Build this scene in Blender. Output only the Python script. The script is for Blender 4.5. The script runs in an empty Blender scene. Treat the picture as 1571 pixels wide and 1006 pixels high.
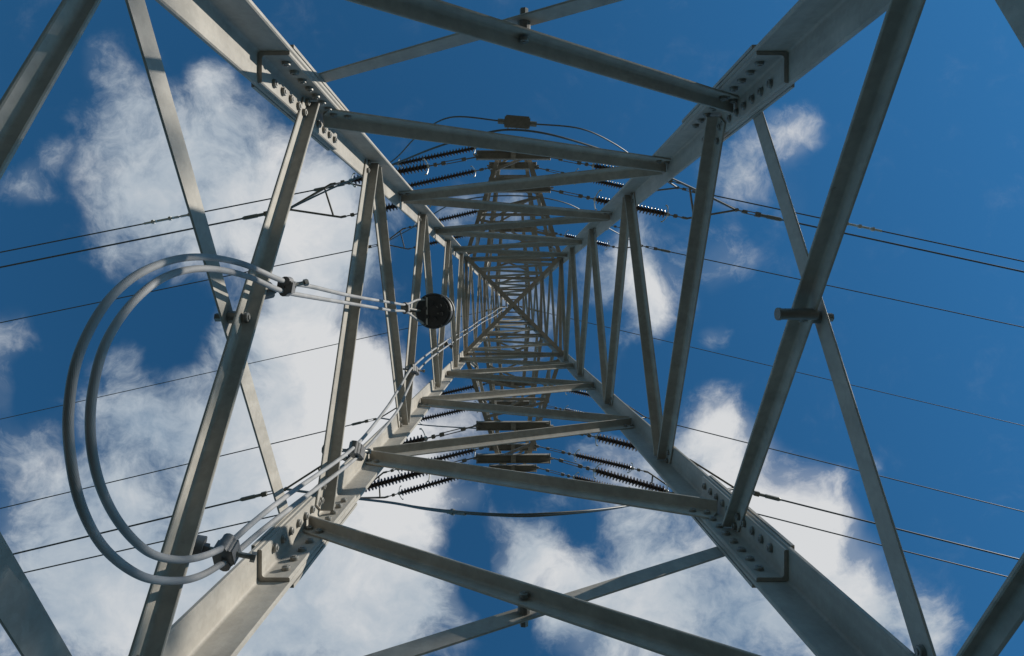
import bpy, math, random
from mathutils import Vector, Matrix, Quaternion
random.seed(7)
R = math.radians
scene = bpy.context.scene
C = scene.collection
F = 1047.0            # focal length in photograph pixels
CX, CY = 784.2, 467.3 # where the zenith falls in the photograph
H = 1.3               # camera height over the ground

def at(px, py, Z):    # a point of the photograph at height Z over the camera
    return Vector(((px-CX)*Z/F, (py-CY)*Z/F, Z+H))

# ---------------------------------------------------------------- materials
def new_mat(name):
    m = bpy.data.materials.new(name); m.use_nodes = True
    nt = m.node_tree
    return m, nt, nt.nodes['Principled BSDF']

def noise_mat(name, c1, c2, scale=8.0, rough=(0.45, 0.65), metal=0.0, bump=0.0, detail=6.0, stretch=(1, 1, 1),
              stain=None, stain_scale=3.0, stain_lo=0.60, stain_hi=0.75, bump_scale=60.0, spec=0.5, vcol=0.0):
    m, nt, b = new_mat(name)
    N, L = nt.nodes, nt.links
    tc = N.new('ShaderNodeTexCoord'); mp = N.new('ShaderNodeMapping')
    mp.inputs['Scale'].default_value = stretch
    L.new(tc.outputs['Object'], mp.inputs['Vector'])
    n = N.new('ShaderNodeTexNoise'); n.inputs['Scale'].default_value = scale; n.inputs['Detail'].default_value = detail
    n.inputs['Roughness'].default_value = 0.6
    L.new(mp.outputs['Vector'], n.inputs['Vector'])
    r = N.new('ShaderNodeMapRange'); r.inputs['From Min'].default_value = 0.3; r.inputs['From Max'].default_value = 0.7
    L.new(n.outputs['Fac'], r.inputs['Value'])
    mix = N.new('ShaderNodeMix'); mix.data_type = 'RGBA'
    mix.inputs['A'].default_value = (*c1, 1); mix.inputs['B'].default_value = (*c2, 1)
    L.new(r.outputs['Result'], mix.inputs['Factor'])
    col = mix.outputs['Result']
    if stain:
        n2 = N.new('ShaderNodeTexNoise'); n2.inputs['Scale'].default_value = stain_scale; n2.inputs['Detail'].default_value = 8
        n2.inputs['Roughness'].default_value = 0.7
        L.new(tc.outputs['Object'], n2.inputs['Vector'])
        r2 = N.new('ShaderNodeMapRange'); r2.inputs['From Min'].default_value = stain_lo; r2.inputs['From Max'].default_value = stain_hi
        r2.inputs['To Max'].default_value = 0.85
        L.new(n2.outputs['Fac'], r2.inputs['Value'])
        mx = N.new('ShaderNodeMix'); mx.data_type = 'RGBA'
        L.new(r2.outputs['Result'], mx.inputs['Factor']); L.new(col, mx.inputs['A'])
        mx.inputs['B'].default_value = (*stain, 1); col = mx.outputs['Result']
    if vcol:
        oi = N.new('ShaderNodeObjectInfo')
        hv = N.new('ShaderNodeHueSaturation')
        rr = N.new('ShaderNodeMapRange'); rr.inputs['To Min'].default_value = 1-vcol; rr.inputs['To Max'].default_value = 1+vcol
        L.new(oi.outputs['Random'], rr.inputs['Value']); L.new(rr.outputs['Result'], hv.inputs['Value'])
        L.new(col, hv.inputs['Color']); col = hv.outputs['Color']
    L.new(col, b.inputs['Base Color'])
    rg = N.new('ShaderNodeMapRange'); rg.inputs['To Min'].default_value = rough[0]; rg.inputs['To Max'].default_value = rough[1]
    L.new(n.outputs['Fac'], rg.inputs['Value']); L.new(rg.outputs['Result'], b.inputs['Roughness'])
    b.inputs['Metallic'].default_value = metal
    b.inputs['Specular IOR Level'].default_value = spec
    if bump:
        n3 = N.new('ShaderNodeTexNoise'); n3.inputs['Scale'].default_value = bump_scale; n3.inputs['Detail'].default_value = 4
        L.new(tc.outputs['Object'], n3.inputs['Vector'])
        bp = N.new('ShaderNodeBump'); bp.inputs['Strength'].default_value = bump; bp.inputs['Distance'].default_value = 0.004
        L.new(n3.outputs['Fac'], bp.inputs['Height']); L.new(bp.outputs['Normal'], b.inputs['Normal'])
    return m

STEEL = noise_mat('galvanised_steel', (0.315, 0.292, 0.252), (0.405, 0.378, 0.33), 5.0, (0.5, 0.7), 0.0, 0.12, 8,
                  stain=(0.20, 0.185, 0.15), stain_scale=2.6, stain_lo=0.57, stain_hi=0.85, spec=0.3, vcol=0.10)
STEEL_D = noise_mat('dull_steel', (0.17, 0.17, 0.155), (0.25, 0.245, 0.22), 20.0, (0.45, 0.65), 0.2, 0.1, 5, spec=0.4)
BOLT = noise_mat('bolt_steel', (0.17, 0.165, 0.15), (0.32, 0.31, 0.28), 40.0, (0.4, 0.6), 0.3, 0.0, 4,
                 stain=(0.12, 0.07, 0.04), stain_scale=25, stain_lo=0.55, stain_hi=0.72)
PORC = noise_mat('brown_porcelain', (0.060, 0.043, 0.037), (0.085, 0.058, 0.048), 9.0, (0.2, 0.32), 0.0, 0.0, 3, spec=0.6)
ALU = noise_mat('weathered_aluminium', (0.085, 0.09, 0.09), (0.14, 0.14, 0.135), 30.0, (0.4, 0.6), 0.3)
HORN = noise_mat('bright_galvanised_rod', (0.5, 0.5, 0.47), (0.62, 0.62, 0.58), 30.0, (0.35, 0.5), 0.3)
BLACK = noise_mat('black_polymer', (0.03, 0.031, 0.032), (0.065, 0.065, 0.066), 14.0, (0.4, 0.6), 0.0, 0.05)
CLAMP = noise_mat('grey_clamp', (0.13, 0.125, 0.12), (0.22, 0.215, 0.21), 30.0, (0.45, 0.65), 0.2, 0.1)

def weather(m):
    nt = m.node_tree; N, L = nt.nodes, nt.links; b = N['Principled BSDF']
    src = b.inputs['Base Color'].links[0].from_socket
    tc = N.new('ShaderNodeTexCoord')
    def fac(node, lo, hi, a, c):
        r = N.new('ShaderNodeMapRange'); r.inputs['From Min'].default_value = lo; r.inputs['From Max'].default_value = hi
        r.inputs['To Min'].default_value = a; r.inputs['To Max'].default_value = c; L.new(node, r.inputs['Value']); return r.outputs['Result']
    vo = N.new('ShaderNodeTexVoronoi'); vo.inputs['Scale'].default_value = 55; L.new(tc.outputs['Object'], vo.inputs['Vector'])
    sv = N.new('ShaderNodeSeparateColor'); L.new(vo.outputs['Color'], sv.inputs['Color'])
    f1 = fac(sv.outputs[0], 0, 1, 0.95, 1.05)
    mp = N.new('ShaderNodeMapping'); mp.inputs['Scale'].default_value = (22, 22, 1.1); L.new(tc.outputs['Object'], mp.inputs['Vector'])
    n = N.new('ShaderNodeTexNoise'); n.inputs['Scale'].default_value = 1.0; n.inputs['Detail'].default_value = 6; L.new(mp.outputs['Vector'], n.inputs['Vector'])
    f2 = fac(n.outputs['Fac'], 0.35, 0.7, 1.05, 0.90)
    n2 = N.new('ShaderNodeTexNoise'); n2.inputs['Scale'].default_value = 9.0; n2.inputs['Detail'].default_value = 9; n2.inputs['Roughness'].default_value = 0.75; L.new(tc.outputs['Object'], n2.inputs['Vector'])
    f3 = fac(n2.outputs['Fac'], 0.3, 0.7, 0.93, 1.05)
    cur = src
    for f in (f1, f2, f3):
        hv = N.new('ShaderNodeHueSaturation'); L.new(f, hv.inputs['Value']); L.new(cur, hv.inputs['Color']); cur = hv.outputs['Color']
    # rusty specks
    n4 = N.new('ShaderNodeTexNoise'); n4.inputs['Scale'].default_value = 34.0; n4.inputs['Detail'].default_value = 6; n4.inputs['Roughness'].default_value = 0.7; L.new(tc.outputs['Object'], n4.inputs['Vector'])
    mx = N.new('ShaderNodeMix'); mx.data_type = 'RGBA'; L.new(fac(n4.outputs['Fac'], 0.68, 0.76, 0.0, 0.7), mx.inputs['Factor']); L.new(cur, mx.inputs['A']); mx.inputs['B'].default_value = (0.13, 0.085, 0.05, 1)
    L.new(mx.outputs['Result'], b.inputs['Base Color'])
weather(STEEL)

def cable_mat():
    m, nt, b = new_mat('stranded_cable')
    N, L = nt.nodes, nt.links
    uv = N.new('ShaderNodeUVMap'); sp = N.new('ShaderNodeSeparateXYZ')
    L.new(uv.outputs['UV'], sp.inputs['Vector'])
    def mth(op, a, bb=None):
        x = N.new('ShaderNodeMath'); x.operation = op
        for i, v in enumerate((a, bb)):
            if v is None: continue
            if isinstance(v, (int, float)): x.inputs[i].default_value = v
            else: L.new(v, x.inputs[i])
        return x.outputs[0]
    ph = mth('ADD', mth('MULTIPLY', sp.outputs['X'], 60.0), mth('MULTIPLY', sp.outputs['Y'], 18.0))
    s = mth('ABSOLUTE', mth('SINE', mth('MULTIPLY', ph, math.pi)))
    s = mth('POWER', s, 0.5)
    bp = N.new('ShaderNodeBump'); bp.inputs['Strength'].default_value = 0.35; bp.inputs['Distance'].default_value = 0.0010
    L.new(s, bp.inputs['Height']); L.new(bp.outputs['Normal'], b.inputs['Normal'])
    tc = N.new('ShaderNodeTexCoord'); n = N.new('ShaderNodeTexNoise'); n.inputs['Scale'].default_value = 7; n.inputs['Detail'].default_value = 7
    L.new(tc.outputs['Object'], n.inputs['Vector'])
    rp = N.new('ShaderNodeValToRGB')
    rp.color_ramp.elements[0].position = 0.3; rp.color_ramp.elements[0].color = (0.23, 0.228, 0.222, 1)
    rp.color_ramp.elements[1].position = 0.7; rp.color_ramp.elements[1].color = (0.36, 0.355, 0.35, 1)
    L.new(n.outputs['Fac'], rp.inputs['Fac']); L.new(rp.outputs['Color'], b.inputs['Base Color'])
    b.inputs['Roughness'].default_value = 0.55; b.inputs['Metallic'].default_value = 0.0; b.inputs['Specular IOR Level'].default_value = 0.35
    return m
CABLE = cable_mat()

# ---------------------------------------------------------------- mesh builder
class MB:
    def __init__(s): s.v = []; s.f = []; s.uv = {}
    def prism(s, poly, p0, p1, u, v):
        """profile poly [(a,b)..] in axes u, v, extruded from p0 to p1"""
        n = len(poly); o = len(s.v)
        for p in (p0, p1):
            for a, b in poly: s.v.append(p + u*a + v*b)
        area = sum(poly[i][0]*poly[(i+1) % n][1]-poly[(i+1) % n][0]*poly[i][1] for i in range(n))
        flip = (area > 0) != ((u.cross(v)).dot(p1-p0) > 0)
        def add(f): s.f.append(tuple(reversed(f)) if flip else tuple(f))
        for i in range(n):
            j = (i+1) % n
            add((o+i, o+j, o+n+j, o+n+i))
        add(tuple(range(o+n-1, o-1, -1))); add(tuple(range(o+n, o+2*n)))
    def angle(s, p0, p1, u, v, a, b, t):
        r = min(0.012, t*1.1)
        arc = [(t+r-r*math.cos(q), t+r-r*math.sin(q)) for q in (R(90), R(60), R(30), R(0))]
        c = t*0.3
        poly = [(0, 0), (a-0, 0), (a, t-c), (a-c, t)] + arc + [(t, b-c), (t-c, b), (0, b)]
        s.prism(poly, p0, p1, u, v)
    def box(s, c, ex, ey, ez, bev=0.0):
        """box of half-extents given as vectors"""
        if bev:
            x, y = ex.length, ey.length; b = bev
            poly = [(-x+b, -y), (x-b, -y), (x, -y+b), (x, y-b), (x-b, y), (-x+b, y), (-x, y-b), (-x, -y+b)]
        else:
            x, y = ex.length, ey.length; poly = [(-x, -y), (x, -y), (x, y), (-x, y)]
        s.prism(poly, c-ez, c+ez, ex.normalized(), ey.normalized())
    def cyl(s, p0, p1, r, n=12, r1=None):
        d = (p1-p0).normalized(); u = d.orthogonal().normalized(); v = d.cross(u)
        o = len(s.v); r1 = r if r1 is None else r1
        for p, q in ((p0, r), (p1, r1)):
            for i in range(n):
                a = 2*math.pi*i/n; s.v.append(p+u*(q*math.cos(a))+v*(q*math.sin(a)))
        for i in range(n):
            j = (i+1) % n; s.f.append((o+i, o+j, o+n+j, o+n+i))
        s.f.append(tuple(range(o+n-1, o-1, -1))); s.f.append(tuple(range(o+n, o+2*n)))
    def tube(s, pts, r, n=10, cap=True):
        o = len(s.v); m = len(pts); up = None; ln = 0.0
        for k, p in enumerate(pts):
            d = (pts[min(k+1, m-1)]-pts[max(k-1, 0)]).normalized()
            u = d.orthogonal().normalized() if up is None else (up-d*up.dot(d)).normalized()
            up = u; v = d.cross(u)
            rr = r[k] if isinstance(r, (list, tuple)) else r
            if k: ln += (p-pts[k-1]).length
            for i in range(n):
                a = 2*math.pi*i/n
                s.v.append(p+u*(rr*math.cos(a))+v*(rr*math.sin(a)))
            if k:
                for i in range(n):
                    j = (i+1) % n
                    s.uv[len(s.f)] = (ln0, ln, i/n, (i+1)/n)
                    s.f.append((o+(k-1)*n+i, o+(k-1)*n+j, o+k*n+j, o+k*n+i))
            ln0 = ln
        if cap:
            s.f.append(tuple(range(o+n-1, o-1, -1))); e = o+(m-1)*n; s.f.append(tuple(range(e, e+n)))
    def lathe(s, prof, n=14, axis='X'):
        """prof [(along, radius)..] about local X, from origin"""
        o = len(s.v); m = len(prof)
        for a, r in prof:
            for i in range(n):
                q = 2*math.pi*i/n
                s.v.append(Vector((a, r*math.cos(q), r*math.sin(q))))
        for k in range(m-1):
            for i in range(n):
                j = (i+1) % n; s.f.append((o+k*n+i, o+k*n+j, o+(k+1)*n+j, o+(k+1)*n+i))
        s.f.append(tuple(range(o+n-1, o-1, -1))); e = o+(m-1)*n; s.f.append(tuple(range(e, e+n)))
    def build(s, name, mat, parent=None, origin=None, smooth=35):
        me = bpy.data.meshes.new(name)
        org = origin if origin is not None else Vector((0, 0, 0))
        me.from_pydata([tuple(p-org) for p in s.v], [], s.f)
        if s.uv:
            ul = me.uv_layers.new(name='UVMap')
            for fi, (l0, l1, a0, a1) in s.uv.items():
                ls = me.polygons[fi].loop_start
                for q, w in enumerate(((l0, a0), (l0, a1), (l1, a1), (l1, a0))): ul.data[ls+q].uv = w
        me.materials.append(mat)
        me.polygons.foreach_set('use_smooth', [True]*len(me.polygons))
        me.set_sharp_from_angle(angle=R(smooth))
        me.update()
        ob = bpy.data.objects.new(name, me); C.objects.link(ob)
        ob.location = org
        if parent is not None:
            ob.parent = parent
            ob.location = org - wloc(parent)
        return ob

def wloc(o):
    l = Vector(o.location)
    while o.parent: o = o.parent; l += Vector(o.location)
    return l

def empty(name, loc):
    o = bpy.data.objects.new(name, None); C.objects.link(o); o.location = loc; o.empty_display_size = 0.2
    return o
def tag(o, label=None, cat=None, group=None, kind=None):
    if label: o['label'] = label
    if cat: o['category'] = cat
    if group: o['group'] = group
    if kind: o['kind'] = kind
    return o
def spline(pts, n=8):
    out = []; P = [pts[0]*2-pts[1]]+list(pts)+[pts[-1]*2-pts[-2]]
    for i in range(1, len(P)-2):
        a, b, c, d = P[i-1], P[i], P[i+1], P[i+2]
        for k in range(n):
            t = k/n
            out.append(0.5*((2*b)+(c-a)*t+(2*a-5*b+4*c-d)*t*t+(3*b-a-3*c+d)*t*t*t))
    out.append(pts[-1]); return out

# ---------------------------------------------------------------- tower
AX, AY = 0.044, 0.043
W = 1.0; TL = 0.016; FL = 0.14; TC = 0.015
AXIS = Vector((AX, AY, 0))
UP = Vector((0, 0, 1))
FN = [Vector((-1, 0, 0)), Vector((0, -1, 0)), Vector((1, 0, 0)), Vector((0, 1, 0))]
FT = [Vector((0, 1, 0)), Vector((-1, 0, 0)), Vector((0, -1, 0)), Vector((1, 0, 0))]
def FP(i, s, d, Z): return AXIS + FT[i]*s + FN[i]*d + UP*(Z+H)
LVZ = {2: 3.22, 3: 4.51, 4: 5.80, 5: 7.03, 6: 8.42, 7: 9.85, 8: 11.15, 9: 12.45, 10: 13.65}
def LV(k): return LVZ[k]
TOP = 24.05; ZT = LV(10)
def WZ(Z): return 1.0 if Z <= ZT else 1.0-0.56*(Z-ZT)/(TOP-ZT)   # the shaft narrows above the lower arms

tower = tag(empty('transmission_tower', (AX, AY, 0)),
            'grey galvanised steel lattice tower rising straight overhead, seen from inside its four legs', 'tower')
corners = {}
for sx in (-1, 1):
    for sy in (-1, 1):
        mb = MB()
        p0 = AXIS+Vector((sx*W, sy*W, 0)); p1 = AXIS+Vector((sx*W, sy*W, ZT+H))
        mb.angle(p0, p1, Vector((-sx, 0, 0)), Vector((0, -sy, 0)), FL, FL, TL)
        mb.build('leg', STEEL, tower, origin=p0)
        p2 = AXIS+Vector((sx*WZ(TOP), sy*WZ(TOP), TOP+H)); mb = MB()
        mb.angle(p1, p2, Vector((-sx, 0, 0)), Vector((0, -sy, 0)), 0.11, 0.11, 0.012)
        mb.build('upper_leg', STEEL, tower, origin=p1)

bolt_me = None
def bolt_mesh():
    global bolt_me
    if bolt_me is None:
        mb = MB()
        mb.lathe([(0, 0.0185), (0.003, 0.0185), (0.003, 0.0165), (0.012, 0.0165), (0.014, 0.0145), (0.014, 0.0085), (0.0175, 0.008)], 12)
        ob = mb.build('bolt', BOLT); bolt_me = ob.data; bpy.data.objects.remove(ob)
    return bolt_me
def bolt(p, d, parent, sc=1.0):
    o = bpy.data.objects.new('bolt', bolt_mesh()); C.objects.link(o)
    o.rotation_mode = 'QUATERNION'
    q = Vector((1, 0, 0)).rotation_difference(d)
    o.rotation_quaternion = q @ Quaternion((1, 0, 0), random.uniform(0, 6.28))
    o.scale = (sc*random.uniform(0.85, 1.1), sc, sc)
    o.parent = parent; o.location = p-wloc(parent)
    return o

# splice angles inside each leg, with their bolts
ZS0, ZS1 = 2.53, 3.62
for sx in (-1, 1):
    for sy in (-1, 1):
        mb = MB(); e = TL+0.001
        p0 = AXIS+Vector((sx*(W-e), sy*(W-e), ZS0+H)); p1 = p0+UP*(ZS1-ZS0)
        ux, uy = Vector((-sx, 0, 0)), Vector((0, -sy, 0))
        mb.angle(p0, p1, ux, uy, 0.118, 0.118, TC)
        # outer straps on the leg's outer faces
        for a, b in ((ux, uy), (uy, ux)):
            q = AXIS+Vector((sx*W, sy*W, ZS0+H+0.02)) + a*0.074 - b*0.0085
            mb.box(q+UP*(0.5*(ZS1-ZS0)-0.02), a*0.07, b*0.0065, UP*(0.5*(ZS1-ZS0)-0.02))
        sp = mb.build('splice_plate', STEEL, tower, origin=p0)
        for j in range(11):
            z = ZS0+0.075+0.1*j
            for a, b, off in ((ux, uy, 0.0), (uy, ux, 0.05)):
                if z+off > ZS1-0.04: continue
                c = AXIS+Vector((sx*W, sy*W, 0))+UP*(z+off+H)
                bolt(c + a*0.097 + b*(e+TC+0.0005), b, sp)

def brace(i, s0, Z0, d0, s1, Z1, d1, a, b, t, out=False, name='brace', bolts=True, mat=STEEL):
    p0, p1 = FP(i, s0, d0, Z0), FP(i, s1, d1, Z1)
    e = (p1-p0).normalized(); n = FN[i]
    u = e.cross(n).normalized()
    if u.z > 0: u = -u
    v = e.cross(u).normalized()
    if (v.dot(n) > 0) != out: v = -v
    mb = MB(); mb.angle(p0, p1, u, v, a, b, t)
    ob = mb.build(name, mat, tower, origin=(p0+p1)/2)
    if bolts:
        w = v if not out else -v
        for k in (0.035, 0.105):
            for q, sgn in ((p0, 1), (p1, -1)):
                bolt(q+e*(sgn*k)+u*a*0.5+w*(t+0.0005 if not out else 0.0005), w, ob, 0.95)
    return ob

DI = W-TL-0.001
DC = DI-TC-0.001
for i in range(4):
    # crossed diagonals of the bottom panels: inner and outer angle
    for (zh, zl, big) in ((3.09, 1.65, True), (1.66, 0.40, True)):
        hi_d = DC if zh > 3 else DI
        cb = brace(i, -0.955, zh, hi_d, 0.945, zl, DI, 0.060 if zh > 3 else 0.042, 0.058 if zh > 3 else 0.040, 0.009, name='cross_brace')
        oc = brace(i, 0.95, zh-0.03, W+0.018 if zh > 3 else W+0.003, -0.95, zl+0.06, W+0.003, 0.085, 0.028, 0.009, out=True, name='cross_brace')
        # packing and bolt where the two cross
        zc = 0.5*(zh+zl)-0.035
        p = FP(i, 0.0, DI-0.01, zc); n = FN[i]
        mb = MB(); mb.cyl(p-n*0.004, FP(i, 0, W+0.028, zc), 0.022, 10)
        mb.cyl(FP(i, 0, W+0.012, zc-0.0), FP(i, 0, W+0.055, zc), 0.015, 6)
        mb.build('packing_washer', BOLT, tower, origin=p)
        bolt(FP(i, 0.0, DI-0.026, zc+0.004), -n, cb, 1.0)
        if i == 2 and zh > 3:
            mb = MB()
            a0, a1 = FP(2, 0.012, W-0.02, zc-0.045), FP(2, 0.012, W-0.155, zc-0.06)
            mb.cyl(a0, a1, 0.019, 16); mb.cyl(a1+(a1-a0).normalized()*-0.008, a1+(a1-a0).normalized()*0.002, 0.0215, 16)
            mb.build('pipe_stub', STEEL_D, tower, origin=a0)
    # single lacing, alternating from leg to leg
    for k in range(2, 10):
        sA = 1 if k % 2 == 0 else -1     # even levels on the + leg
        z0, z1 = LV(k)+0.075, LV(k+1)-0.01
        big = k < 10
        a, b, t = (0.100, 0.068, 0.009) if k < 9 else (0.088, 0.06, 0.008)
        brace(i, sA*(0.952 if k == 2 else 0.972), z0, DC if k == 2 else DI, -sA*0.972, z1, DI, a, b, t, bolts=(k < 6))
    for k in range(11):
        sA = 1 if k % 2 == 0 else -1
        dz = (TOP-ZT)/11; z0, z1 = ZT+k*dz+0.06, ZT+(k+1)*dz-0.01
        w0, w1 = WZ(z0), WZ(z1)
        brace(i, sA*(w0-0.06), z0, w0-0.016, -sA*(w1-0.06), z1, w1-0.016, 0.07, 0.05, 0.007, bolts=False)
# plan bracing (diaphragm) at the lower cross arm
zd = 13.35
for k, (sx, sy) in enumerate(((1, 1), (1, -1))):
    p0 = AXIS+Vector((-sx*0.96, -sy*0.96, zd+H+0.12*k)); p1 = AXIS+Vector((sx*0.96, sy*0.96, zd+H+0.12*k))
    e = (p1-p0).normalized(); u = e.cross(UP)
    mb = MB(); mb.angle(p0, p1, u, UP, 0.075, 0.075, 0.008)
    mb.build('plan_brace', STEEL, tower, origin=(p0+p1)/2)
# level frames at the arms and at the top
for z in (13.65, 17.55, 21.45, TOP-0.05):
    for i in range(4):
        w_ = WZ(z); p0, p1 = FP(i, -w_+0.03, w_-0.03, z), FP(i, w_-0.03, w_-0.03, z)
        mb = MB(); mb.angle(p0, p1, -UP, -FN[i], 0.08, 0.06, 0.008)
        mb.build('frame_beam', STEEL, tower, origin=(p0+p1)/2)

# cross arms
Z1, Z2, Z3 = 13.65, 17.55, 21.45
ARMS = [('lower', Z1, 2.69, 0.325, 0.715), ('middle', Z2, 3.87, 0.27, 0.585), ('top', Z3, 2.73, 0.325, 0.715)]
def arm(i, z, Y, sp, hb):
    mb = MB(); tipd = Y+sp+0.05; th = 0.33
    zb = z
    tips = {}
    lac = MB(); wa = WZ(z); wb = WZ(z+1.2)
    for s in (-1, 1):
        p0 = FP(i, s*(wa-0.015), wa+0.003, zb); p1 = FP(i, s*th, tipd, zb+0.05)
        e = (p1-p0).normalized(); u = Vector((-e.y, e.x, 0)); u = u if u.dot(FT[i])*s < 0 else -u
        mb.angle(p0, p1, u.normalized(), UP, 0.08, 0.08, 0.008)
        q0 = FP(i, s*(wb-0.015), wb+0.003, zb+1.2)
        e2 = (p1+UP*0.12-q0).normalized()
        w = e2.cross(u).normalized(); w = w if w.z < 0 else -w
        mb.angle(q0, p1+UP*0.12, u.normalized(), w, 0.07, 0.07, 0.007)
        # side lacing between lower and upper chord
        nseg = 3
        lo = [p0.lerp(p1, k/nseg) for k in range(nseg+1)]; hi = [q0.lerp(p1+UP*0.12, (k+0.5)/nseg) for k in range(nseg)]
        for k in range(nseg):
            for a_, b_ in ((lo[k], hi[k]), (hi[k], lo[k+1])):
                if k == nseg-1 and b_ is lo[k+1]: continue
                ee = (b_-a_).normalized(); uu = ee.cross(FT[i]).normalized(); vv = -FT[i]*s
                lac.angle(a_+vv*0.02, b_+vv*0.02, uu, vv, 0.05, 0.05, 0.006)
    arm_o = mb.build('cross_arm', STEEL, tower, origin=FP(i, 0, W, z))
    # plan lacing of the lower chords
    ns = 5
    def chord(s, f): return FP(i, s*((wa-0.015)+(th-wa+0.015)*f), wa+(tipd-wa)*f, zb+0.05*f+0.012)
    for k in range(ns):
        s = 1 if k % 2 == 0 else -1
        a_, b_ = chord(s, k/ns+0.02), chord(-s, (k+1)/ns-0.02)
        e = (b_-a_).normalized(); u = e.cross(UP).normalized()
        lac.angle(a_, b_, u, UP, 0.055, 0.055, 0.006)
    for f in (0.4, 0.75):
        a_, b_ = chord(-1, f), chord(1, f)
        lac.angle(a_+UP*0.01, b_+UP*0.01, FN[i], UP, 0.055, 0.055, 0.006)
    lac.build('arm_lacing', STEEL, arm_o, origin=FP(i, 0, W, z))
    for d in (Y-sp, Y+sp):
        p0, p1 = FP(i, -hb, d, zb-0.012), FP(i, hb, d, zb-0.012)
        mb = MB()
        w_, h_ = 0.085, 0.13
        poly = [(-w_, 0), (w_, 0), (w_, -h_), (w_-0.012, -h_), (w_-0.012, -0.014), (-w_+0.012, -0.014), (-w_+0.012, -h_), (-w_, -h_)]
        mb.prism([(x, y) for x, y in poly], p0, p1, FN[i], UP)
        mb.box((p0+p1)/2-UP*0.07, FT[i]*0.05, FN[i]*(w_-0.014), UP*0.05)
        for s in (-1, 1):
            q = FP(i, s*(hb+0.03), d, zb-0.08)
            mb.box(q, FT[i]*0.05, FN[i]*0.012, UP*0.05)
            mb.cyl(q-FN[i]*0.1+FT[i]*(-s*0.02), q+FN[i]*0.1+FT[i]*(-s*0.02), 0.014, 8)
        mb.build('end_beam', STEEL, arm_o, origin=(p0+p1)/2)
for (nm, z, Y, sp, hb) in ARMS:
    for i in (1, 3): arm(i, z, Y, sp, hb)
# earth-wire peak
mb = MB(); PK = AXIS+UP*(25.6+H)
for sx in (-1, 1):
    for sy in (-1, 1):
        p0 = AXIS+Vector((sx*0.43, sy*0.43, TOP+H-0.1)); p1 = PK+Vector((sx*0.06, sy*0.06, 0))
        mb.angle(p0, p1, Vector((-sx, 0, 0)), Vector((0, -sy, 0)), 0.09, 0.09, 0.008)
for i in range(4):
    p0, p1 = FP(i, -0.26, 0.25, TOP+0.55), FP(i, 0.26, 0.25, TOP+0.6)
    mb.angle(p0, p1, -UP, -FN[i], 0.06, 0.05, 0.006)
mb.box(PK+Vector((0, 0, 0.02)), Vector((0.16, 0, 0)), Vector((0, 0.09, 0)), Vector((0, 0, 0.02)))
mb.build('tower_peak', STEEL, tower, origin=PK)

# ---------------------------------------------------------------- insulator strings
SL = 2.9
def long_link(mb, X, Yv, Zv):
    mb.box(X*0.30, X*0.045, Yv*0.032, Zv*0.03, 0.01)
    for s in (-1, 1): mb.cyl(X*0.32+Yv*0.024*s, X*0.68+Yv*0.024*s, 0.009, 8)
    mb.box(X*0.70, X*0.045, Yv*0.036, Zv*0.03, 0.01)
    mb.cyl(X*0.70, X*0.99, 0.013, 8)
    mb.box(X*0.86, X*0.035, Yv*0.035, Zv*0.03, 0.01)
def make_string(xs=1.0):
    t = empty('insulator_string', (0, 0, 0))
    mb = MB(); X = Vector((1, 0, 0)); Yv = Vector((0, 1, 0)); Zv = Vector((0, 0, 1))
    # hardware: shackle, turnbuckle, clevis
    mb.cyl(X*-0.05, X*(0.33 if xs > 0.9 else xs), 0.014, 8)
    mb.box(X*0.02, X*0.05, Yv*0.03, Zv*0.022, 0.01)
    if xs < 0.9: mb.box(X*0.24, X*0.06, Yv*0.034, Zv*0.03, 0.01); mb.cyl(X*0.12, X*0.14, 0.035, 8)
    else: long_link(mb, X, Yv, Zv)
    mb.build('turnbuckle', STEEL_D, t)
    mb = MB(); mb.cyl(X*2.52, X*2.92, 0.013, 8)
    mb.box(X*2.66, X*0.04, Yv*0.035, Zv*0.03, 0.01); mb.box(X*2.84, X*0.05, Yv*0.02, Zv*0.035, 0.008)
    mb.build('end_fitting', STEEL_D, t)
    mb = MB(); prof = [(xs-0.03, 0.028), (xs, 0.042), (xs+0.03, 0.042)]
    x0, x1 = xs+0.05, 2.47; n = round((x1-x0)/(0.0675 if xs > 0.9 else 0.085)); pt = (x1-x0)/n
    for k in range(n):
        a = x0+k*pt
        prof += [(a, 0.036), (a+0.08*pt, 0.05), (a+0.16*pt, 0.088), (a+0.32*pt, 0.092), (a+0.42*pt, 0.086), (a+0.60*pt, 0.050), (a+0.9*pt, 0.036)]
    prof += [(2.48, 0.042), (2.52, 0.042), (2.54, 0.028)]
    mb.lathe(prof, 14); mb.build('shed_stack', PORC, t)
    for (xc, ln, dr) in ((xs, 0.20, 0.10), (2.5, 0.17, -0.10)):
        mb = MB()
        for s in (-1, 1):
            hv = Yv*0.8*s+Zv*0.6*s
            mb.tube(spline([X*xc, X*(xc+dr*0.1)+hv*0.08, X*(xc+dr*0.3)+hv*ln*0.8, X*(xc+dr*0.55)+hv*ln*1.1], 5), 0.011, 7)
            mb.cyl(X*(xc+dr*0.5)+hv*ln*1.08, X*(xc+dr*0.9)+hv*ln*1.12, 0.015, 8)
        mb.cyl(X*(xc-0.022), X*(xc+0.022), 0.045, 10)
        mb.build('arcing_horn', HORN, t)
    return t
def copy_thing(root):
    r = root.copy(); C.objects.link(r)
    for ch in root.children:
        c = ch.copy(); C.objects.link(c); c.parent = r
    return r
proto = {True: make_string(1.0), False: make_string(0.42)}; first_used = set()
def frame(d):
    d = d.normalized(); y = UP.cross(d).normalized(); z = d.cross(y)
    return Matrix((d, y, z)).transposed().to_quaternion()
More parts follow.
